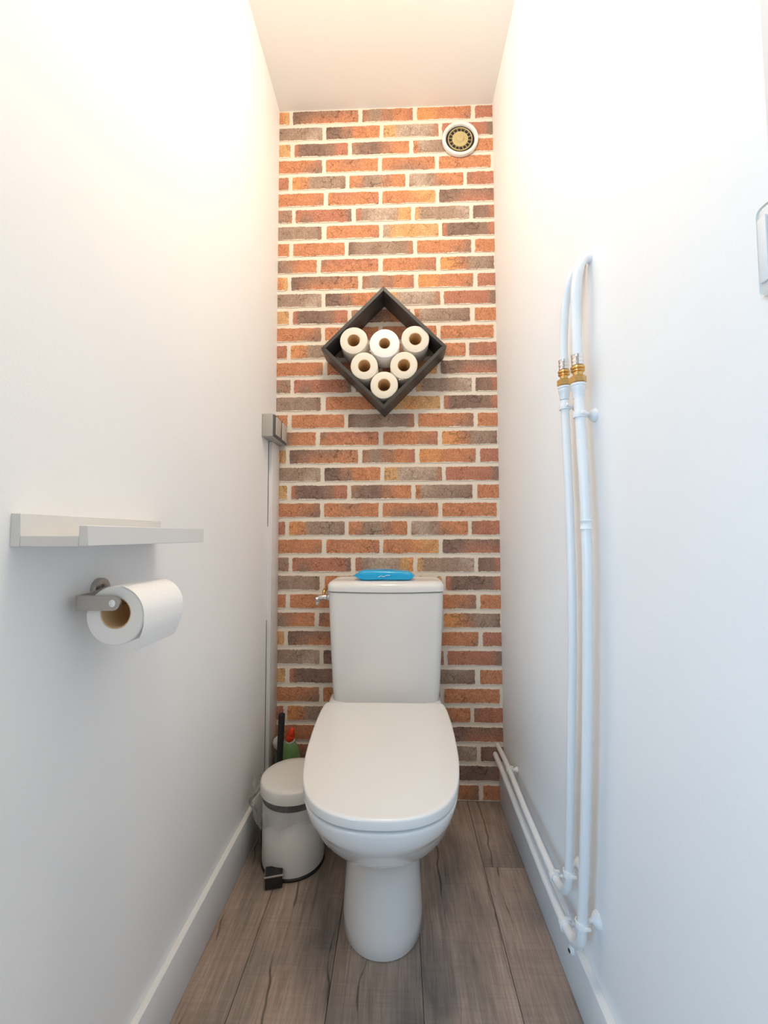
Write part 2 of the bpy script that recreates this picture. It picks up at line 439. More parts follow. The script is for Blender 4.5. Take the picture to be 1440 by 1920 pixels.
# ---- bricks: ten courses that repeat four times up the wall
C = dict(O=srgb(204, 140, 104), R=srgb(188, 129, 106), D=srgb(140, 114, 102), G=srgb(168, 143, 126), P=srgb(190, 168, 152),
         Y=srgb(216, 170, 122), L=srgb(220, 156, 106), M=srgb(178, 132, 108), K=srgb(154, 125, 110))
ROWS = [
    [((0.0, 0.0378), 'LY', 'OY'), ((0.0501, 0.297), 'DDKKMM', 'DMOOOO'), ((0.3102, 0.5004), 'MGMOR', 'MGMOR'), ((0.5142, 0.7134), 'LLOOO', 'LLOOM'), ((0.7276, W), 'RR', 'RR')],
    [((0.0, 0.163), 'GGGP', 'GGGPG'), ((0.1752, 0.3767), 'DDMOOO', 'DDKOOO'), ((0.3887, 0.5944), 'YYPPPPM', 'YYPPPGM'), ((0.6057, W), 'RRRRK', 'RRRRK')],
    [((0.0, 0.0432), 'YY', 'YY'), ((0.0564, 0.2595), 'RDDDKRR', 'RDDDKRR'), ((0.2705, 0.4859), 'MKDMOO', 'GKDMOO'), ((0.4984, 0.7003), 'OPGGGK', 'OGGGKK'), ((0.7162, W), 'OO', 'OO')],
    [((0.0, 0.1626), 'OOOM', 'OOMK'), ((0.175, 0.3704), 'OOMMOO', 'OOOOO'), ((0.3834, 0.58), 'OOOOO', 'OMKMO'), ((0.5929, 0.7839), 'OOOO', 'OOOO')],
    [((0.0, 0.0374), 'RR', 'RR'), ((0.0499, 0.2495), 'LLGGGG', 'LOGGGK'), ((0.2628, 0.4709), 'OOGGMOO', 'OMKGMOO'), ((0.4836, 0.6827), 'PPGOOO', 'KPGMOO'), ((0.6946, W), 'KRRR', 'RRRR')],
    [((0.0, 0.1696), 'OOOO', 'OOOM'), ((0.1842, 0.373), 'OROO', 'OOOR'), ((0.3843, 0.5807), 'OOOLYL', 'OOOOLY'), ((0.593, W), 'DDKKD', 'DKRRR')],
    [((0.0, 0.0517), 'MG', 'GM'), ((0.0631, 0.2732), 'RRRRRK', 'RKRRRD'), ((0.287, 0.4918), 'RGPPPYL', 'RGPPGYL'), ((0.5038, 0.7038), 'YGGGGPP', 'YGGGGGP'), ((0.7152, W), 'DKR', 'DKM')],
    [((0.0, 0.1626), 'GGGGK', 'GGGGK'), ((0.1784, 0.3741), 'OOOO', 'OOOR'), ((0.3859, 0.5898), 'PYYYY', 'GYLYY'), ((0.6022, W), 'RDDDKR', 'RDDDKR')],
    [((0.0, 0.0431), 'OO', 'OO'), ((0.0554, 0.2473), 'OOOO', 'OOOO'), ((0.2595, 0.4976), 'DGGGKM', 'DGKGGM'), ((0.5105, 0.7088), 'OOOOM', 'OOOMK'), ((0.7203, W), 'OO', 'OO')],
    [((0.0, 0.1455), 'GMOO', 'KGOOO'), ((0.1583, 0.3705), 'KRRRR', 'OOOOO'), ((0.3856, 0.5809), 'OOOOR', 'OOOMR'), ((0.5944, 0.7900), 'LLMGGK', 'LLOGGK')],
]
BH, PITCH_ROW, TOP0 = 0.0510, 0.064, 2.4864

def lerp_list(s, t):
    x = t * (len(s) - 1); i = min(int(x), len(s) - 2); f = x - i
    f = max(0.0, min(1.0, (f - 0.5) * 3.0 + 0.5))
    a, b = C[s[i]], C[s[i + 1]]
    return [a[k] * (1 - f) + b[k] * f for k in range(3)]

def brick_mesh(w, top, bot, seed, lw, rw):
    rnd = random.Random(seed)
    nx, nz = max(3, round(w / 0.014)), 3
    if len(top) < 2: top = top * 2
    if len(bot) < 2: bot = bot * 2
    verts, tones, faces = [], [], []
    jt = [rnd.uniform(-0.0016, 0.0012) for _ in range(nx + 1)]
    jb = [rnd.uniform(-0.0016, 0.0012) for _ in range(nx + 1)]
    jl = [0 if lw else rnd.uniform(-0.0015, 0.0015) for _ in range(nz + 1)]
    jr = [0 if rw else rnd.uniform(-0.0015, 0.0015) for _ in range(nz + 1)]
    tilt = rnd.uniform(-0.0012, 0.0012)
    for iz in range(nz + 1):
        v = iz / nz
        for ix in range(nx + 1):
            u = ix / nx
            x = -w / 2 + u * w + (1 - u) * jl[iz] + u * jr[iz]
            z = -BH / 2 + v * BH + v * jt[ix] + (1 - v) * jb[ix] + (u - .5) * tilt
            corner = (ix in (0, nx)) and (iz in (0, nz))
            if corner:
                if not (lw and ix == 0) and not (rw and ix == nx):
                    x += (0.0025 if ix == 0 else -0.0025)
                    z += (0.0022 if iz == 0 else -0.0022)
            edge = ix in (0, nx) or iz in (0, nz)
            verts.append((x, -0.0022 if edge else -0.0029 + rnd.uniform(-0.0003, 0.0003), z))
            a, b = lerp_list(top, u), lerp_list(bot, u)
            tones.append([a[k] * v + b[k] * (1 - v) for k in range(3)])
    idx = lambda ix, iz: iz * (nx + 1) + ix
    for iz in range(nz):
        for ix in range(nx):
            faces.append((idx(ix, iz), idx(ix + 1, iz), idx(ix + 1, iz + 1), idx(ix, iz + 1)))
    loop = [idx(i, 0) for i in range(nx)] + [idx(nx, i) for i in range(nz)] + [idx(i, nz) for i in range(nx, 0, -1)] + [idx(0, i) for i in range(nz, 0, -1)]
    base = len(verts)
    for k in loop:
        verts.append((verts[k][0], 0.0006, verts[k][2])); tones.append([c * 0.8 for c in tones[k]])
    n = len(loop)
    for k in range(n):
        j = (k + 1) % n
        faces.append((loop[j], loop[k], base + k, base + j))
    me = bpy.data.meshes.new('brick')
    me.from_pydata(verts, [], faces)
    at = me.attributes.new('tone', 'FLOAT_COLOR', 'POINT')
    for k, t in enumerate(tones): at.data[k].color = (t[0], t[1], t[2], 1)
    s = me.attributes.new('seed', 'FLOAT_VECTOR', 'POINT')
    hf = me.attributes.new('half_size', 'FLOAT_VECTOR', 'POINT')
    hv = (w / 2 + (0.02 if lw else 0), w / 2 + (0.02 if rw else 0), BH / 2)
    for k in range(len(verts)): hf.data[k].vector = hv
    sv = (rnd.uniform(0, 50), rnd.uniform(0, 50), rnd.uniform(0, 50))
    for k in range(len(verts)): s.data[k].vector = sv
    me.materials.append(M_BRICK)
    finish(me, 35)
    return me

BR = []
for r, row in enumerate(ROWS):
    l = []
    for k, ((a, b), top, bot) in enumerate(row):
        lw, rw = a <= 0.0, b >= W
        a2, b2 = max(a - 0.0008, 0.0004), min(b + 0.0008, W - 0.0004)
        l.append((brick_mesh(b2 - a2, top, bot, r * 31 + k * 7 + 3, lw, rw), (a2 + b2) / 2))
    BR.append(l)
for i in range(39):
    zc = TOP0 - i * PITCH_ROW - BH / 2
    for me, xc in BR[i % 10]:
        link('brick', me, None, wall_back, (xc, 0.0, zc))

# ------------------------------------------------------------------ toilet
TX = 0.397
def tx(y): return TX - 0.012 * (y + 0.35)          # the bowl is turned a hair off the wall's normal
toilet = thing('toilet', 'white ceramic close-coupled toilet with closed seat lid against the brick wall', 'toilet', (TX, -0.35, 0.0))

def d_ring(w, yf, yb, a, z, ex=2.2, n=56):
    """D-shaped outline: straight sides from yb, then a superellipse nose of length a to yf."""
    pts = []
    k = n // 2
    yc = yf + a
    for i in range(k + 1):
        t = -math.pi / 2 + math.pi * i / k          # -90..90 deg: left side -> nose -> right side
        cx = math.sin(t); cy = math.cos(t)
        X = math.copysign(abs(cx) ** (2 / ex), cx) * w
        Y = yc - (abs(cy) ** (2 / ex)) * a
        pts.append(Vector((tx(Y) + X, Y, z)))
    m = n - k - 1
    for i in range(m):                               # right side back along the rear to the left side
        f = (i + 1) / (m + 1)
        per = (2 * w + 2 * (yb - yc)); d = f * per
        if d < yb - yc: X, Y = w, yc + d
        elif d < (yb - yc) + 2 * w: X, Y = w - (d - (yb - yc)), yb
        else: X, Y = -w, yb - (d - (yb - yc) - 2 * w)
        pts.append(Vector((tx(Y) + X, Y, z)))
    return pts

# bowl and pedestal in one casting: (z, half width, front, back, nose length)
BOWL = [(0.0, 0.092, -0.548, -0.06, 0.13), (0.004, 0.0945, -0.551, -0.06, 0.13), (0.03, 0.0945, -0.546, -0.06, 0.13),
        (0.07, 0.092, -0.527, -0.06, 0.125), (0.105, 0.090, -0.510, -0.06, 0.12), (0.135, 0.090, -0.500, -0.06, 0.115),
        (0.150, 0.092, -0.500, -0.06, 0.115), (0.160, 0.099, -0.506, -0.06, 0.12), (0.172, 0.110, -0.520, -0.06, 0.135),
        (0.190, 0.124, -0.545, -0.06, 0.155), (0.215, 0.138, -0.580, -0.06, 0.18), (0.245, 0.150, -0.620, -0.06, 0.20),
        (0.280, 0.159, -0.662, -0.06, 0.225), (0.315, 0.165, -0.694, -0.06, 0.245), (0.332, 0.1680, -0.7090, -0.06, 0.256)]
LIDW = [(-0.215, 0.170), (-0.225, 0.1745), (-0.26, 0.1785), (-0.31, 0.1800), (-0.36, 0.1798), (-0.42, 0.1780), (-0.50, 0.1735), (-0.56, 0.1665),
        (-0.61, 0.157), (-0.65, 0.1435), (-0.68, 0.125), (-0.70, 0.104), (-0.716, 0.077), (-0.7255, 0.045), (-0.7285, 0.020), (-0.729, 0.0)]
def rim_ring(inset, z, n=56, yb=-0.06):
    k = n // 2; yc = -0.45; a = 0.279 - inset; sc = (0.279) / a
    pts = []
    tab = [(p.y, p.x) for p in catmull([Vector((w, y, 0)) for y, w in LIDW], 6)]
    def wid(Y):
        for (y0, w0), (y1, w1) in zip(tab[:-1], tab[1:]):
            if y1 <= Y <= y0: return w0 + (w1 - w0) * (Y - y0) / (y1 - y0 - 1e-9)
        return 0.0 if Y < -0.7 else 0.17
    for i in range(k + 1):
        t = -math.pi / 2 + math.pi * i / k
        dy = a * abs(math.cos(t)) ** (2 / 2.2)
        Y = yc - dy
        X = math.copysign(wid(yc - dy * sc), math.sin(t)) * (1 - inset / 0.17) if i not in (k // 2,) or k % 2 else 0.0
        pts.append(Vector((tx(Y) + X, Y, z)))
    w = wid(yc) * (1 - inset / 0.17); m = n - k - 1
    for i in range(m):
        f = (i + 1) / (m + 1); d = f * (2 * w + 2 * (yb - yc))
        if d < yb - yc: X, Y = w, yc + d
        elif d < (yb - yc) + 2 * w: X, Y = w - (d - (yb - yc)), yb
        else: X, Y = -w, yb - (d - (yb - yc) - 2 * w)
        pts.append(Vector((tx(Y) + X, Y, z)))
    return pts
bm = bmesh.new()
loft(bm, [d_ring(w, yf, yb, a, z) for z, w, yf, yb, a in BOWL] + [rim_ring(0.0090, 0.350), rim_ring(0.0045, 0.364), rim_ring(0.0020, 0.374), rim_ring(0.0016, 0.3795), rim_ring(0.0026, 0.3815), rim_ring(0.0065, 0.3822)])
bm_obj('bowl', bm, M_CER, toilet, angle=60)

def lid_ring(inset, z):
    half = [Vector((w, y, 0)) for y, w in LIDW]
    half = catmull(half, 3)
    pts = []
    yc = -0.45
    for p in half: pts.append(Vector((p.x, p.y, z)))
    full = pts + [Vector((-p.x, p.y, z)) for p in reversed(pts[:-1])]
    out = []
    for p in full:
        d = Vector((p.x / 0.18, (p.y - yc) / 0.27, 0)); d.normalize()
        q = p - Vector((d.x * inset, d.y * inset, 0))
        out.append(Vector((tx(q.y) + q.x, q.y, z)))
    return out
bm = bmesh.new()
loft(bm, [lid_ring(0.013, 0.3816), lid_ring(0.0115, 0.3820), lid_ring(0.0115, 0.3886), lid_ring(0.013, 0.3890)])
bm_obj('seat', bm, M_SEAT, toilet, angle=50)
bm = bmesh.new()
loft(bm, [lid_ring(0.03, 0.3892), lid_ring(0.0060, 0.3892), lid_ring(0.0012, 0.3880), lid_ring(0.0002, 0.3886), lid_ring(0.0, 0.3896), lid_ring(0.0, 0.4022), lid_ring(0.0002, 0.4034),
          lid_ring(0.0012, 0.4052), lid_ring(0.0032, 0.4064), lid_ring(0.0065, 0.4069), lid_ring(0.0085, 0.4070), lid_ring(0.03, 0.4074), lid_ring(0.10, 0.4077)])
bm_obj('seat_lid', bm, M_SEAT, toilet, angle=32)
for s in (-1, 1):
    bm = bmesh.new(); add_lathe(bm, [(0.006, 0.0), (0.0075, 0.002), (0.0075, 0.028), (0.006, 0.030)], (TX + s * 0.075 - 0.015, -0.208, 0.393), (1, 0, 0), 14)
    bm_obj('hinge', bm, M_CHROME, toilet)

def cist_ring(w, yf, z, bulge=0.020, yb=-0.008, rc=0.03):
    pts = []
    n = 14
    cx = TX + 0.001
    for i in range(n + 1):                            # bowed front, left to right
        t = -1 + 2 * i / n
        pts.append(Vector((cx + t * (w - rc), yf - bulge * (1 - t * t), z)))
    for i in range(1, 6):
        a = math.pi / 2 * i / 6
        pts.append(Vector((cx + w - rc + rc * math.sin(a), yf + rc - rc * math.cos(a), z)))
    pts.append(Vector((cx + w, yf + rc, z))); pts.append(Vector((cx + w, yb, z))); pts.append(Vector((cx - w, yb, z))); pts.append(Vector((cx - w, yf + rc, z)))
    for i in range(5, 0, -1):
        a = math.pi / 2 * i / 6
        pts.append(Vector((cx - w + rc - rc * math.sin(a), yf + rc - rc * math.cos(a), z)))
    return pts
bm = bmesh.new()
loft(bm, [cist_ring(0.160, -0.145, 0.360), cist_ring(0.165, -0.150, 0.366), cist_ring(0.170, -0.153, 0.42), cist_ring(0.1765, -0.157, 0.56),
          cist_ring(0.1815, -0.160, 0.68), cist_ring(0.1825, -0.160, 0.719), cist_ring(0.180, -0.158, 0.7205)])
bm_obj('cistern', bm, M_CER, toilet, angle=50)
bm = bmesh.new()
loft(bm, [cist_ring(0.1815, -0.160, 0.7225), cist_ring(0.1855, -0.163, 0.724), cist_ring(0.186, -0.1635, 0.735), cist_ring(0.1845, -0.161, 0.744),
          cist_ring(0.180, -0.156, 0.7505), cist_ring(0.172, -0.148, 0.7545), cist_ring(0.155, -0.130, 0.7560, rc=0.025), cist_ring(0.10, -0.08, 0.7565, rc=0.015, bulge=0.006)])
bm_obj('cistern_lid', bm, M_CER, toilet, angle=60)
bm = bmesh.new(); add_box(bm, TX - 0.08, TX + 0.08, -0.10, -0.02, 0.30, 0.362, 0.01)
bm_obj('tank_coupling', bm, M_CER, toilet)
bm = bmesh.new(); add_lathe(bm, [(0.019, 0.0), (0.019, 0.003), (0.017, 0.0042), (0.002, 0.0045)], (TX + 0.001, -0.115, 0.7555))
bm_obj('flush_button', bm, M_CHROME, toilet)

# ---- angle valve feeding the cistern
v = thing('water_valve', 'small chrome angle valve with white nut on the side of the cistern', 'valve', (0.186, -0.055, 0.690))
lathe('valve_body', [(0.006, -0.020), (0.0085, -0.016), (0.0105, -0.008), (0.0105, 0.006), (0.0085, 0.012), (0.007, 0.014)], (0.186, -0.055, 0.690), M_CHROME, v, (1, 0, 0), 18)
lathe('knob', [(0.004, 0.0), (0.0085, 0.002), (0.0095, 0.007), (0.0085, 0.012), (0.003, 0.0145)], (0.169, -0.055, 0.687), M_CHROME, v, (-0.7, -0.5, -0.35), 12)
lathe('outlet', [(0.006, 0.0), (0.006, 0.018), (0.0045, 0.020)], (0.168, -0.056, 0.684), M_CHROME, v, (-0.25, 0, -1), 14)
lathe('white_nut', [(0.008, 0.0), (0.0095, 0.001), (0.0095, 0.013), (0.008, 0.0145)], (0.199, -0.055, 0.690), M_CLIP, v, (1, 0, 0), 6)
tube('brass_stub', [(0.186, -0.055, 0.698), (0.186, -0.050, 0.710), (0.188, -0.030, 0.716), (0.190, 0.0, 0.717)], 0.006, M_BRASS, v)

# ---- packet of wipes on the cistern lid
ZP = 0.7574
p = thing('wipes_packet', 'bright blue foil packet of wipes lying on the cistern lid', 'wipes packet', (0.394, -0.105, ZP))
bm = bmesh.new()
rnd = random.Random(4)
rings = []
for t, hw, h0, h1 in [(-0.098, 0.034, 0.0125, 0.0150), (-0.094, 0.036, 0.0115, 0.0160), (-0.0915, 0.037, 0.0100, 0.0180), (-0.076, 0.041, 0.0003, 0.0280), (-0.066, 0.043, 0.0, 0.0298), (-0.04, 0.0445, 0.0, 0.0305),
                      (-0.01, 0.045, 0.0, 0.0300), (0.02, 0.045, 0.0, 0.0292), (0.05, 0.0445, 0.0, 0.0283), (0.074, 0.042, 0.0, 0.0262), (0.081, 0.041, 0.0003, 0.0250), (0.0915, 0.037, 0.009, 0.0165), (0.094, 0.036, 0.0105, 0.0145), (0.097, 0.034, 0.0115, 0.0135)]:
    ring = []
    for c, sgn in ((-1, -.82), (-1, .0), (-1, .62), (-.86, 1), (-.4, 1.02), (0, 1.03), (.4, 1.02), (.86, 1), (1, .62), (1, 0), (1, -.82), (.86, -1), (0, -1), (-.86, -1)):
        yy = c * hw
        zz = (h0 + h1) / 2 + sgn * (h1 - h0) / 2
        ring.append(Vector((0.394 + t, -0.105 + yy + rnd.uniform(-.0010, .0010), ZP + max(0, zz + (rnd.uniform(-.0007, .0007) if 0.002 < zz else 0)))))
    rings.append(ring)
loft(bm, rings)
bm_obj('packet_body', bm, M_BLUE, p, angle=50)
box('reseal_flap', 0.372, 0.424, -0.122, -0.090, ZP + 0.0300, ZP + 0.0318, M_BLUE, p, bevel=0.0006)
bm = bmesh.new()
for k, dx in enumerate((0.379, 0.384, 0.389, 0.394, 0.3995)):
    add_box(bm, dx, dx + 0.0035, -0.126, -0.121, ZP + 0.0306, ZP + 0.0316)
o = bm_obj('print_mark', bm, M_BLUED, p); o['kind'] = 'stuff'
tube('emblem', [(0.375, -0.1512, ZP + 0.010), (0.383, -0.1516, ZP + 0.014), (0.392, -0.1516, ZP + 0.012), (0.400, -0.1516, ZP + 0.0155), (0.412, -0.1512, ZP + 0.0165)], 0.0009, M_WHITEP, p, seg=6)

# ------------------------------------------------------------------ diamond shelf and its rolls
DX, DZ, DH, DV, YF, TH = 0.392, 1.5305, 0.2115, 0.2115, -0.105, 0.0162
d = thing('diamond_wall_shelf', 'dark wooden square box shelf hung as a diamond on the brick wall', 'wall shelf', (DX, -0.004, DZ - DV))
out4 = [(DX, DZ + DV), (DX + DH, DZ), (DX, DZ - DV), (DX - DH, DZ)]
in4 = [(DX, DZ + DV - TH), (DX + DH - TH, DZ), (DX, DZ - DV + TH), (DX - DH + TH, DZ)]
for k in range(4):
    j = (k + 1) % 4
    bm = bmesh.new()
    q = [out4[k], out4[j], in4[j], in4[k]]
    r0 = [Vector((x, YF, z)) for x, z in q]; r1 = [Vector((x, -0.0038, z)) for x, z in q]
    loft(bm, [r0, r1])
    bmesh.ops.bevel(bm, geom=list(bm.edges), offset=0.0007, segments=1, affect='EDGES')
    bm_obj('side_board', bm, M_FRAME, d)

def wobble_ring(cx, cz, r, y, k, seg=30, amp=0.0006):
    return [Vector((cx + math.cos(a) * (r + amp * math.sin(2 * a + k) + amp * 0.6 * math.sin(3 * a + 2.3 * k)), y,
                    cz + math.sin(a) * (r + amp * math.sin(2 * a + k) + amp * 0.6 * math.sin(3 * a + 2.3 * k)))) for a in [2 * math.pi * i / seg for i in range(seg)]]

def spare_roll(cx, cz, y0, label, m, k, r=0.0467, rc=0.0222, tail=None):
    t = thing('toilet_roll', label, 'toilet roll', (cx, -0.02, cz - r), 'spare rolls in the diamond shelf')
    bm = bmesh.new()
    y1 = y0 + 0.094
    rings = [wobble_ring(cx, cz, rc, y0 + 0.0006, k, amp=0.0003), wobble_ring(cx, cz, r - 0.0035, y0, k), wobble_ring(cx, cz, r - 0.001, y0 + 0.0012, k),
             wobble_ring(cx, cz, r, y0 + 0.004, k), wobble_ring(cx, cz, r, y1 - 0.003, k), wobble_ring(cx, cz, r - 0.003, y1, k), wobble_ring(cx, cz, rc, y1, k, amp=0.0003)]
    vr = loft(bm, rings, False, False)
    for i in range(30):
        j = (i + 1) % 30
        bm.faces.new((vr[-1][i], vr[-1][j], vr[0][j], vr[0][i]))
    bm_obj('paper', bm, m, t)
    bm = bmesh.new()
    ra, rb = rc - 0.0003, rc - 0.0016
    add_lathe(bm, [(ra, 0.0), (ra, 0.0925), (rb, 0.0925), (rb, 0.0)], (cx, y0 + 0.0012, cz), (0, 1, 0), 26, closed=True)
    bm_obj('core', bm, M_CORE, t)
    if tail:
        bm = bmesh.new()
        rnd = random.Random(9 + k)
        for q in range(4):
            x, z = tail[0] + q * 0.0045, tail[1] + rnd.uniform(-.003, .003)
            add_tube(bm, [(x, y0 - 0.001, z), (x + 0.002, y0 - 0.003, z + 0.003), (x + 0.005, y0 - 0.002, z + rnd.uniform(-.002, .004))], 0.0014, 6)
        bm_obj('torn_edge', bm, M_PAPER, t)
    return t
YR = -0.101
spare_roll(0.2905, 1.5575, YR, 'cream toilet roll at the upper left of the spare rolls', M_PAPER, 0.4)
spare_roll(0.3952, 1.5425, YR - 0.006, 'bright white toilet roll in the middle of the top row', M_PAPERW, 1.7, r=0.0500, rc=0.0195)
spare_roll(0.4985, 1.5585, YR, 'cream toilet roll at the upper right of the spare rolls', M_PAPER, 2.9)
spare_roll(0.3262, 1.4690, YR, 'cream toilet roll in the middle row on the side of the grey wall switch', M_PAPER, 4.1, tail=(0.345, 1.5145))
spare_roll(0.4600, 1.4690, YR, 'cream toilet roll in the middle row on the side of the white pipes', M_PAPER, 5.0, tail=(0.4425, 1.4195))
spare_roll(0.3930, 1.4025, YR, 'lowest cream toilet roll in the bottom corner of the diamond shelf', M_PAPER, 6.2)

# ------------------------------------------------------------------ ventilation outlet
vx, vz = 0.6715, 2.3495
vt = thing('ventilation_outlet', 'round white wall vent with beige slotted centre on the upper bricks', 'vent', (vx, -0.004, vz - 0.066))
lathe('rim', [(0.052, 0.0), (0.066, 0.0), (0.0665, 0.006), (0.064, 0.011), (0.059, 0.013), (0.055, 0.011), (0.0525, 0.006)], (vx, -0.0045, vz), M_VENTW, vt, (0, -1, 0), 44, closed=True)
lathe('duct', [(0.0522, 0.0), (0.0522, 0.002)], (vx, -0.0045, vz), M_VENTD, vt, (0, -1, 0), 40)
lathe('slot_ring', [(0.0415, 0.002), (0.0445, 0.002), (0.0445, 0.0062), (0.043, 0.0072), (0.0415, 0.0062)], (vx, -0.0045, vz), M_VENTB, vt, (0, -1, 0), 40, closed=True)
lathe('hub', [(0.0295, 0.002), (0.0295, 0.0055), (0.0280, 0.0070), (0.0150, 0.0078), (0.0130, 0.0105), (0.0085, 0.0118), (0.001, 0.0122)], (vx, -0.0045, vz), M_VENTB, vt, (0, -1, 0), 36)
for k in range(16):
    a = 2 * math.pi * (k + 0.3) / 16
    bm = bmesh.new()
    add_box(bm, 0.0290, 0.042, -0.0098, -0.0066, -0.0008, 0.0008)
    bmesh.ops.rotate(bm, verts=bm.verts, cent=(0, 0, 0), matrix=Matrix.Rotation(a, 3, 'Y'))
    bmesh.ops.translate(bm, verts=bm.verts, vec=(vx, 0, vz))
    bm_obj('rib', bm, M_VENTB, vt)

# ------------------------------------------------------------------ grey surface switch and cable trunking in the corner
sw = thing('wall_switch', 'grey surface-mounted double rocker switch box in the corner beside the bricks', 'switch', (0.0, -0.085, 1.218))
box('switch_body', 0.0, 0.036, -0.161, -0.010, 1.218, 1.293, M_GREY, sw, bevel=0.003, seg=3)
box('bezel', 0.036, 0.041, -0.159, -0.012, 1.220, 1.291, M_GREYD, sw, bevel=0.0015)
for y0, y1 in ((-0.146, -0.094), (-0.074, -0.020)):
    bm = bmesh.new(); add_box(bm, 0.041, 0.0450, y0, y1, 1.2265, 1.285, 0.0014)
    for vv in bm.verts:
        if vv.co.x > 0.043: vv.co.x += (vv.co.z - 1.255) * 0.03
    bm_obj('rocker', bm, M_GREYL, sw)
tr = thing('cable_trunking', 'narrow white cable trunking running down the corner under the grey switch', 'trunking', (0.0, -0.045, 0.1105))
box('channel', 0.0, 0.010, -0.086, -0.005, 0.1105, 1.2178, M_TRUNK, tr, bevel=0.0008)
for z0, z1 in ((0.1105, 0.62), (0.93, 1.2170)):
    box('gap', 0.0, 0.0011, -0.0882, -0.0862, z0, z1, M_JOINT, tr)
box('cover', 0.010, 0.0145, -0.0875, -0.0045, 0.1105, 1.2178, M_TRUNK, tr, bevel=0.0012)

# ------------------------------------------------------------------ ledge and roll holder on the left wall
Y0, Y1 = -1.024, -0.742
lg = thing('picture_ledge', 'short white picture ledge with raised lip on the plain wall', 'shelf', (0.0, (Y0 + Y1) / 2, 0.8885))
box('back_rail', 0.0, 0.0118, Y0, Y1, 0.8885, 0.9265, M_LEDGE, lg, bevel=0.0006, seg=1)
box('shelf_board', 0.0119, 0.0795, Y0, Y1, 0.8885, 0.9005, M_LEDGE, lg, bevel=0.0005, seg=1)
box('front_lip', 0.0796, 0.0905, Y0, Y1, 0.8890, 0.9122, M_LEDGE, lg, bevel=0.0006, seg=1)

RX, RZ, RR = 0.0665, 0.7955, 0.0388
rh = thing('roll_holder', 'brushed steel toilet roll holder arm on the wall below the ledge', 'roll holder', (0.0, -0.880, 0.812))
lathe('wall_plate', [(0.0165, 0.0), (0.0165, 0.006), (0.0155, 0.0075), (0.002, 0.0078)], (0.0, -0.880, 0.8225), M_STEEL, rh, (1, 0, 0), 30)
bm = bmesh.new()      # flat bar: leaves the plate, runs along the wall, turns out in front of the roll
path = [(0.0075, -0.880), (0.0150, -0.884), (0.0165, -0.900), (0.0165, -0.932), (0.0185, -0.9425), (0.026, -0.9455), (0.0685, -0.9455)]
path = [Vector((x, y, 0)) for x, y in path]
pp = catmull(path, 6)
rings = []
for i, q in enumerate(pp):
    t = (pp[min(i + 1, len(pp) - 1)] - pp[max(i - 1, 0)]).normalized(); nrm = Vector((-t.y, t.x, 0))
    f = i / (len(pp) - 1)
    zc = 0.8215 - 0.0085 * min(1, f * 2.2)
    hh = 0.0095
    rings.append([q + nrm * 0.002 + Vector((0, 0, zc - hh)), q - nrm * 0.002 + Vector((0, 0, zc - hh)), q - nrm * 0.002 + Vector((0, 0, zc + hh)), q + nrm * 0.002 + Vector((0, 0, zc + hh))])
loft(bm, rings)
bm_obj('arm', bm, M_STEEL, rh, angle=35)
lathe('arm_end', [(0.0095, 0.0), (0.0095, 0.0040), ], (0.0685, -0.9475, 0.813), M_STEEL, rh, (0, 1, 0), 24)
lathe('screw', [(0.0048, 0.0), (0.0048, 0.0009), (0.0042, 0.0012), (0.0026, 0.0012), (0.0022, 0.0004), (0.0006, 0.0004)], (0.0685, -0.9475, 0.8130), M_CHROME, rh, (0, -1, 0), 20)
lathe('spindle', [(0.0050, 0.0), (0.0050, 0.106), (0.004, 0.108)], (0.0685, -0.9440, 0.8130), M_STEEL, rh, (0, 1, 0), 16)

hr = thing('toilet_roll', 'half-used white toilet roll hanging on the steel holder with a loose sheet', 'toilet roll', (RX, -0.88, RZ - RR))
bm = bmesh.new()
ya, yb = -0.9395, -0.8415
rcx, rcz = RX + 0.001, RZ + 0.0035
N_ = 40
def rr_(cx, cz, r, y): return [Vector((cx + math.cos(2 * math.pi * i / N_) * r, y, cz + math.sin(2 * math.pi * i / N_) * r)) for i in range(N_)]
vr = loft(bm, [rr_(rcx, rcz, 0.0208, ya), rr_(RX, RZ, RR - 0.0015, ya), rr_(RX, RZ, RR, ya + 0.0015), rr_(RX, RZ, RR, yb - 0.0015), rr_(RX, RZ, RR - 0.0015, yb), rr_(rcx, rcz, 0.0208, yb)], False, False)
for i in range(N_):
    j = (i + 1) % N_
    bm.faces.new((vr[-1][i], vr[-1][j], vr[0][j], vr[0][i]))
bm_obj('paper', bm, M_PAPERW, hr)
lathe('core', [(0.0205, 0.0), (0.0205, 0.096), (0.0193, 0.096), (0.0193, 0.0)], (rcx, ya + 0.0006, rcz), M_CORE, hr, (0, 1, 0), 30, closed=True)
bm = bmesh.new()      # loose sheet: hugs the roll from the top, leaves it at the side and hangs
prof = []
for k in range(13):
    a = math.radians(80 - 7.2 * k)
    prof.append((RX + math.cos(a) * (RR + 0.0006), RZ + math.sin(a) * (RR + 0.0006)))
prof += [(RX + 0.0394, RZ - 0.012), (RX + 0.0370, RZ - 0.022), (RX + 0.0320, RZ - 0.0345), (RX + 0.0268, RZ - 0.0462)]
rings = []
for off in (0.0, 0.0007):
    for yy in ((ya - 0.001, yb + 0.001) if off == 0 else (yb + 0.001, ya - 0.001)):
        rings.append([Vector((x + off, yy, z + off * 0.3)) for x, z in prof])
vr = [[bm.verts.new(q) for q in r_] for r_ in rings]
for a, b in ((0, 1), (1, 2), (2, 3), (3, 0)):
    for i in range(len(prof) - 1):
        bm.faces.new((vr[a][i], vr[a][i + 1], vr[b][i + 1], vr[b][i]))
for i in (0, len(prof) - 1):
    bm.faces.new([vr[k][i] for k in range(4)])
bm_obj('loose_sheet', bm, M_PAPERW, hr)

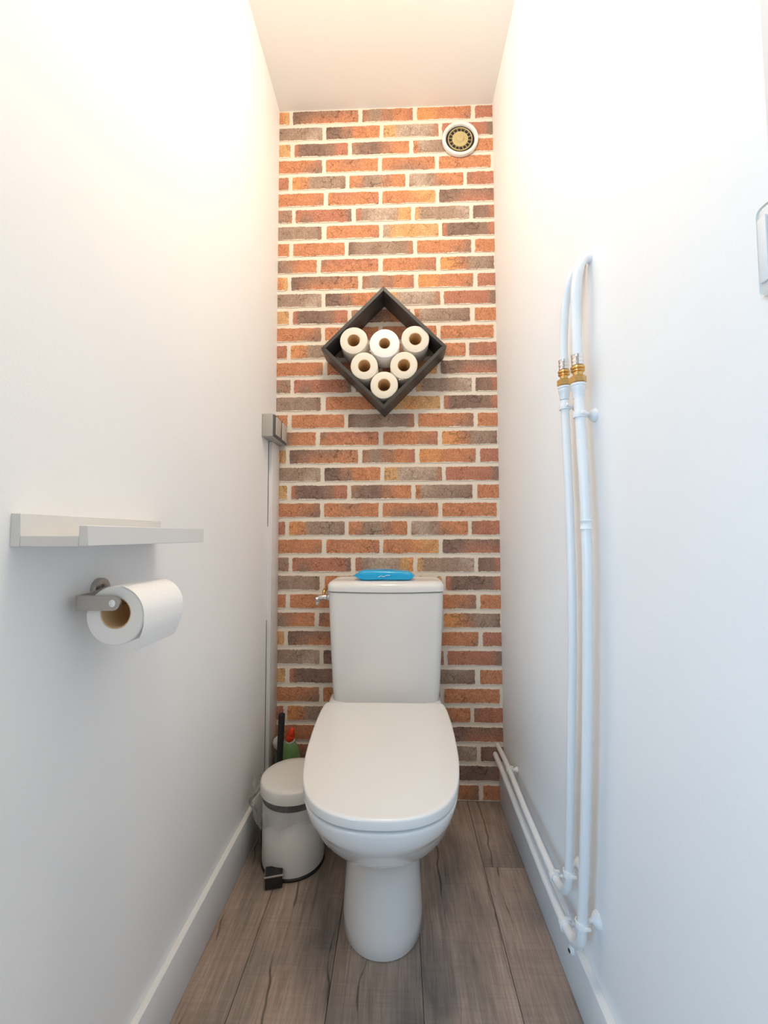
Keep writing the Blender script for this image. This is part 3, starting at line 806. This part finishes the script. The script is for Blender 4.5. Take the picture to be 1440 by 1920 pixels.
# ------------------------------------------------------------------ pedal bin, its liner, brush, bottle
BX, BY = 0.142, -0.268
pb = thing('pedal_bin', 'small white metal pedal bin with black rim on the floor beside the toilet', 'bin', (BX, BY, 0.0))
lathe('base_ring', [(0.082, 0.0), (0.0865, 0.0005), (0.0875, 0.006), (0.085, 0.009)], (BX, BY, 0.0), M_BLACKP, pb, seg=44)
lathe('body', [(0.078, 0.0085), (0.0845, 0.0085), (0.0855, 0.012), (0.0855, 0.172), (0.0845, 0.174), (0.080, 0.174)], (BX, BY, 0.0), M_BIN, pb, seg=48)
lathe('collar', [(0.080, 0.1742), (0.0852, 0.1745), (0.0865, 0.178), (0.0865, 0.196), (0.083, 0.197)], (BX, BY, 0.0), M_BLACKP, pb, seg=44)
lathe('lid', [(0.0885, 0.1945), (0.0915, 0.1950), (0.0920, 0.198), (0.0915, 0.221), (0.0900, 0.2250), (0.0870, 0.2272), (0.070, 0.2292), (0.035, 0.2308), (0.002, 0.2312)], (BX, BY, 0.0), M_BIN, pb, seg=56)
box('hinge_bracket', BX - 0.0985, BX - 0.076, BY + 0.015, BY + 0.050, 0.012, 0.080, M_BLACKP, pb, bevel=0.004)
# pedal: steel-edged tread, dark toe plate, arm
pd = []
bm = bmesh.new(); add_box(bm, -0.024, 0.024, -0.022, 0.022, -0.0022, 0.0022, 0.0012)
rot = Matrix.Rotation(math.radians(14), 3, 'Z') @ Matrix.Rotation(math.radians(-10), 3, 'X')
for vv in bm.verts: vv.co = rot @ vv.co + Vector((0.115, -0.362, 0.034))
bm_obj('pedal', bm, M_STEEL, pb)
ped = bpy.data.objects['pedal']
bm = bmesh.new(); add_box(bm, -0.0215, 0.0215, -0.0190, 0.0210, 0.0023, 0.0038, 0.0006)
for vv in bm.verts: vv.co = rot @ vv.co + Vector((0.115, -0.362, 0.034))
bm_obj('tread', bm, M_RUBBER, ped)
bm = bmesh.new(); add_box(bm, -0.0225, 0.0205, -0.016, -0.010, -0.0335, -0.003, 0.001)
for vv in bm.verts: vv.co = Matrix.Rotation(math.radians(14), 3, 'Z') @ vv.co + Vector((0.115, -0.360, 0.036))
bm_obj('toe_plate', bm, M_BLACKP, pb)
box('pedal_arm', 0.108, 0.124, -0.362, -0.330, 0.0145, 0.026, M_BLACKP, pb, bevel=0.002)

# liner hanging over the rim, crumpled, with a bulge towards the wall
ln = thing('bin_liner', 'clear crumpled plastic liner hanging over the rim of the pedal bin', 'bin liner', (BX, BY, 0.095))
bm = bmesh.new()
rnd = random.Random(12)
SEG, ph = 72, [rnd.uniform(0, 6.28) for _ in range(8)]
rings = []
for k in range(13):
    f = k / 12
    ring = []
    for i in range(SEG):
        a = 2 * math.pi * i / SEG
        r = 0.0884 + 0.0016 * math.sin(9 * a + ph[0] + 2.2 * f) * (0.3 + f) + 0.0012 * math.sin(23 * a + ph[1] + 5 * f) + 0.0009 * math.sin(41 * a + ph[2] - 7 * f) + 0.0015 * f + 0.0009
        r = max(r, 0.0874)
        da = (a - math.radians(188) + math.pi) % (2 * math.pi) - math.pi      # bulge on the wall side
        bul = math.exp(-(da / 0.42) ** 2)
        prof = math.sin(math.pi * min(1, max(0, (f - 0.0) / 1.0)) ** 0.8) ** 0.8 if f < 1 else 0.0
        r += bul * prof * 0.028 * (1 + 0.25 * math.sin(13 * a + 9 * f))
        drop = 0.062 + 0.012 * math.sin(2 * a + 0.8) + 0.004 * math.sin(7 * a + ph[3]) + 0.028 * bul
        z = 0.1935 - f * drop
        ring.append(Vector((BX + r * math.cos(a), BY + r * math.sin(a), z)))
    rings.append(ring)
loft(bm, rings, False, False)
bm_obj('liner_skirt', bm, M_FILM, ln, angle=80)
bm = bmesh.new()
for q in range(7):
    x0 = BX - 0.099 + rnd.uniform(-.008, .003); y0 = BY + rnd.uniform(-0.03, 0.03); z0 = 0.190 + rnd.uniform(-.004, .010)
    pts = [Vector((x0, y0, z0))]
    for s in range(3): pts.append(pts[-1] + Vector((rnd.uniform(-.006, .0), rnd.uniform(-.008, .008), rnd.uniform(-.004, .012))))
    vs = []
    for q2 in pts: vs.append((bm.verts.new(q2), bm.verts.new(q2 + Vector((-0.001, 0.007, 0.006)))))
    for s in range(3): bm.faces.new((vs[s][0], vs[s + 1][0], vs[s + 1][1], vs[s][1]))
bm_obj('gathered_top', bm, M_FILM, ln, angle=80)

tb = thing('toilet_brush', 'black toilet brush with a straight handle standing behind the pedal bin', 'toilet brush', (0.056, -0.105, 0.0))
lathe('holder', [(0.038, 0.0), (0.040, 0.002), (0.037, 0.10), (0.035, 0.102), (0.012, 0.106)], (0.057, -0.112, 0.0), M_BLACKP, tb, seg=28)
bm = bmesh.new(); add_tube(bm, [(0.0555, -0.112, 0.10), (0.0560, -0.108, 0.20), (0.0585, -0.100, 0.312), (0.0587, -0.0995, 0.3205), (0.0587, -0.0995, 0.3225)], 0.0105, 18,
         rfun=lambda f: 0.0098 + 0.0012 * f if f < 0.99 else 0.0088)
bm_obj('handle', bm, M_RUBBER, tb)

bt = thing('cleaner_bottle', 'green and white cleaner bottle with a red spout cap behind the pedal bin', 'bottle', (0.066, -0.047, 0.0))
bm = bmesh.new()
def el(cx, cy, a, b, z, n=28): return [Vector((cx + a * math.cos(2 * math.pi * i / n), cy + b * math.sin(2 * math.pi * i / n), z)) for i in range(n)]
loft(bm, [el(0.066, -0.047, 0.040, 0.022, 0.0), el(0.066, -0.047, 0.043, 0.025, 0.006), el(0.066, -0.047, 0.0435, 0.025, 0.120), el(0.066, -0.047, 0.043, 0.025, 0.160),
          el(0.067, -0.047, 0.039, 0.024, 0.180), el(0.069, -0.047, 0.030, 0.021, 0.196), el(0.071, -0.047, 0.019, 0.017, 0.206), el(0.072, -0.047, 0.016, 0.0155, 0.208)])
bm_obj('bottle_body', bm, M_GREEN, bt)
bm = bmesh.new()
loft(bm, [el(0.072, -0.047, 0.0155, 0.015, 0.2082), el(0.073, -0.047, 0.0165, 0.016, 0.211), el(0.074, -0.047, 0.0145, 0.0145, 0.219), el(0.075, -0.047, 0.011, 0.011, 0.2225)])
bm_obj('neck', bm, M_BWHITE, bt)
bm = bmesh.new()
c0, c1 = Vector((0.0715, -0.049, 0.2130)), Vector((0.0830, -0.053, 0.2600))
add_lathe(bm, [(0.0115, 0.0), (0.0135, 0.003), (0.0145, 0.010), (0.0140, 0.018), (0.0122, 0.021), (0.0128, 0.023), (0.0112, 0.032), (0.0085, 0.040), (0.0058, 0.045), (0.0040, 0.0465)], c0, (c1 - c0), 14)
bm_obj('spout_cap', bm, M_RED, bt)
bm = bmesh.new()
loft(bm, [el(0.040, -0.058, 0.010, 0.008, 0.190, 20), el(0.038, -0.058, 0.017, 0.012, 0.198, 20), el(0.036, -0.058, 0.019, 0.013, 0.212, 20), el(0.037, -0.058, 0.016, 0.011, 0.224, 20), el(0.039, -0.058, 0.009, 0.007, 0.231, 20), el(0.040, -0.058, 0.003, 0.003, 0.233, 20)])
bm_obj('grip', bm, M_BWHITE, bt)

# ------------------------------------------------------------------ pipes on the right wall
def clip(parent, p, t, wx, rpipe, plate_r=0.011, dy=0.0):
    """ring round the pipe at p (axis t), stem, and conical foot on the wall plane X = wx"""
    t = Vector(t).normalized(); p = Vector(p)
    bm = bmesh.new()
    add_lathe(bm, [(rpipe + 0.0004, -0.0055), (rpipe + 0.0028, -0.0055), (rpipe + 0.0034, -0.002), (rpipe + 0.0030, 0.0), (rpipe + 0.0034, 0.002), (rpipe + 0.0028, 0.0055), (rpipe + 0.0004, 0.0055)], p, t, 18, closed=True)
    c = bm_obj('pipe_clip', bm, M_CLIP, parent)
    foot = Vector((wx - 0.0002, p.y + dy, p.z + 0.002))
    bm = bmesh.new()
    add_lathe(bm, [(plate_r, 0.0), (plate_r, 0.002), (plate_r * 0.86, 0.006), (plate_r * 0.48, 0.0105), (0.0042, 0.0125), (0.0030, 0.0135)], foot, Vector((-1, 0, 0)), 18)
    tip = foot + Vector((-0.0125, 0, 0))
    dv = (p - tip); add_tube(bm, [tip, p - dv.normalized() * (rpipe + 0.0015)], 0.0036, 10)
    bm_obj('clip_foot', bm, M_CLIP, c)
    bm = bmesh.new()
    sgn = t.cross(Vector((1, 0, 0))).normalized()
    for s in (1,):
        q = p + Vector((0.004, 0, 0)) - sgn * 0 + Vector((0, -1, 0)) * (rpipe + 0.003) * abs(t.z) + Vector((0, 0, 1)) * (rpipe + 0.003) * abs(t.y)
        add_lathe(bm, [(0.0030, -0.006), (0.0034, -0.005), (0.0034, 0.005), (0.0030, 0.006)], q, Vector((1, 0.3, -0.3)), 8)
    bm_obj('clip_screw', bm, M_CLIP, c)

def fitting(parent, p, rp, k=0.79):
    x, y, z = p                                   # z: bottom of the nut
    q = lambda pr: [(r, d * k) for r, d in pr]
    lathe('union_sleeve', q([(rp + 0.0005, -0.034), (rp + 0.0012, -0.030), (rp + 0.0022, -0.016), (rp + 0.0038, -0.012), (rp + 0.0038, -0.008), (rp + 0.0024, -0.007), (rp + 0.0042, -0.005), (rp + 0.0042, -0.0005), (rp + 0.001, 0.0)]),
          (x, y, z), M_PIPE, parent, seg=20)
    lathe('hex_nut', q([(rp + 0.003, 0.0), (rp + 0.0052, 0.001), (rp + 0.0052, 0.0145), (rp + 0.003, 0.0165)]), (x, y, z + 0.0005), M_BRASS, parent, seg=6, angle=25)
    lathe('brass_neck', q([(rp - 0.0005, 0.0), (rp - 0.0005, 0.008), (rp + 0.0025, 0.0100), (rp + 0.0030, 0.012), (rp + 0.0010, 0.0135), (rp + 0.0005, 0.015), (rp + 0.0032, 0.0165), (rp + 0.0034, 0.020), (rp + 0.0015, 0.0225), (rp, 0.023)]),
          (x, y, z + 0.0172 * k), M_BRASS, parent, seg=20)
    lathe('crimp_sleeve', q([(rp + 0.0002, 0.0), (rp + 0.0015, 0.0006), (rp + 0.0015, 0.0055), (rp + 0.0004, 0.0066), (rp + 0.0004, 0.0078), (rp + 0.0015, 0.0088), (rp + 0.0015, 0.0145), (rp + 0.0004, 0.0155), (rp + 0.0004, 0.0168), (rp + 0.0015, 0.0178), (rp + 0.0015, 0.0235), (rp + 0.0020, 0.0245), (rp + 0.0002, 0.0250)]),
          (x, y, z + 0.0404 * k), M_CHROME, parent, seg=20)
    return z + 0.0405 * k

XP = 0.7605
# --- pipe nearer the door
pB = thing('heating_pipe', 'thicker white pipe with brass fitting, nearer the door, turning into the lower floor run', 'pipe', (XP, -0.70, 0.15))
RB = 0.0088
lowB = [(XP, -0.7380, 1.148), (XP, -0.7425, 1.085), (XP, -0.7500, 0.99), (XP, -0.7530, 0.90), (XP, -0.7520, 0.81), (XP, -0.7400, 0.63), (XP, -0.7225, 0.45), (XP, -0.7045, 0.30), (XP, -0.6905, 0.205)]
bend = [(XP, -0.6885, 0.190), (XP, -0.683, 0.1745), (XP - 0.001, -0.669, 0.1600), (XP - 0.002, -0.648, 0.1505)]
runB = [(XP - 0.0025, -0.60, 0.1462), (XP - 0.002, -0.48, 0.1475), (XP + 0.000, -0.30, 0.1520), (XP + 0.003, -0.13, 0.1560), (XP + 0.004, -0.0015, 0.1565)]
tube('lower_pipe', lowB + bend + runB, RB, M_PIPE, pB, seg=18, per=6)
zt = fitting(pB, (XP, -0.7375, 1.169), RB)
tube('upper_tube', [(XP, -0.7375, zt + 0.002), (XP, -0.7365, 1.262), (XP, -0.7355, 1.30), (XP + 0.001, -0.738, 1.345), (XP + 0.0055, -0.7400, 1.376), (XP + 0.0140, -0.7350, 1.396), (XP + 0.0225, -0.7300, 1.4035), (XP + 0.0275, -0.7290, 1.4050), (XP + 0.0312, -0.7288, 1.4051)], RB, M_PIPE, pB, seg=18)
lathe('coupling', [(RB + 0.0002, -0.008), (RB + 0.0015, -0.0075), (RB + 0.0015, -0.005), (RB + 0.0008, -0.004), (RB + 0.0008, 0.005), (RB + 0.0016, 0.006), (RB + 0.0016, 0.008), (RB + 0.0002, 0.0085)], (XP, -0.7530, 0.917), M_PIPE, pB, seg=20)
clip(pB, (XP, -0.7400, 1.112), (0, 0, 1), W, RB, 0.0125, dy=0.010)
clip(pB, (XP, -0.6920, 0.213), (0, 0.1, 1), W, RB, 0.0150, dy=0.006)
clip(pB, (XP - 0.002, -0.618, 0.1465), (0, 1, 0), W, RB, 0.0125)

# --- pipe nearer the brick wall
XA = 0.7625
pA = thing('heating_pipe', 'thinner white pipe with brass fitting, nearer the bricks, turning into the upper floor run', 'pipe', (XA, -0.62, 0.19))
RA = 0.0078
lowA = [(XA, -0.6710, 1.160), (XA, -0.6740, 1.08), (XA, -0.6800, 0.95), (XA, -0.6810, 0.82), (XA, -0.6770, 0.70), (XA, -0.6660, 0.58), (XA, -0.6480, 0.40), (XA, -0.6320, 0.262)]
bend = [(XA, -0.629, 0.234), (XA - 0.001, -0.623, 0.2175), (XA - 0.002, -0.609, 0.2035), (XA - 0.003, -0.588, 0.1960)]
runA = [(XA - 0.004, -0.55, 0.1940), (XA - 0.004, -0.46, 0.1960), (XA - 0.001, -0.33, 0.1970), (XA + 0.006, -0.17, 0.1960), (XA + 0.0095, -0.06, 0.1900), (XA + 0.0105, -0.0015, 0.1860)]
tube('lower_pipe', lowA + bend + runA, RA, M_PIPE, pA, seg=18, per=6)
zt = fitting(pA, (XA, -0.6705, 1.188), RA)
tube('upper_tube', [(XA, -0.6705, zt + 0.002), (XA, -0.6720, 1.262), (XA, -0.6765, 1.30), (XA + 0.001, -0.6850, 1.345), (XA + 0.005, -0.696, 1.379), (XA + 0.013, -0.703, 1.401), (XA + 0.0205, -0.7052, 1.4085), (XA + 0.0255, -0.7058, 1.4100), (XA + 0.0292, -0.7059, 1.4101)], RA, M_PIPE, pA, seg=18)
clip(pA, (XA, -0.6715, 1.147), (0, 0, 1), W, RA, 0.0110, dy=0.008)
clip(pA, (XA, -0.6310, 0.252), (0, 0.1, 1), W, RA, 0.0125, dy=0.020)
clip(pA, (XA - 0.004, -0.565, 0.1942), (0, 1, 0), W, RA, 0.0090)
clip(pA, (XA + 0.006, -0.175, 0.1962), (0, 1, 0), W, RA, 0.0090)

# --- broken clip stub on the baseboard
sb = thing('clip_stub', 'small broken clip stub left on the baseboard under the pipe bend', 'clip', (W - 0.0155, -0.604, 0.083))
lathe('stub_foot', [(0.009, 0.0), (0.009, 0.003), (0.006, 0.0065), (0.004, 0.0075)], (W - 0.0155, -0.604, 0.089), M_CLIP, sb, (-1, 0, 0), 16)
lathe('screw_hole', [(0.0040, 0.0), (0.0036, 0.0012), (0.001, 0.0013)], (W - 0.0225, -0.606, 0.0885), mat('rusty_hole', (0.06, 0.035, 0.03), 0.8), sb, (-1, -0.3, 0), 12)

# --- light switch by the door casing, cut by the picture's edge
ls = thing('light_switch', 'white rounded switch plate on the pipe wall next to the door casing', 'switch', (W, -1.088, 1.125))
bm = bmesh.new(); add_box(bm, W - 0.0065, W, -1.0995, -1.0825, 1.125, 1.212, 0.0060, 4)
bm_obj('plate', bm, M_VENTW, ls)
box('rocker', W - 0.0095, W - 0.0064, -1.0965, -1.0870, 1.137, 1.200, M_CLIP, ls, bevel=0.0012)
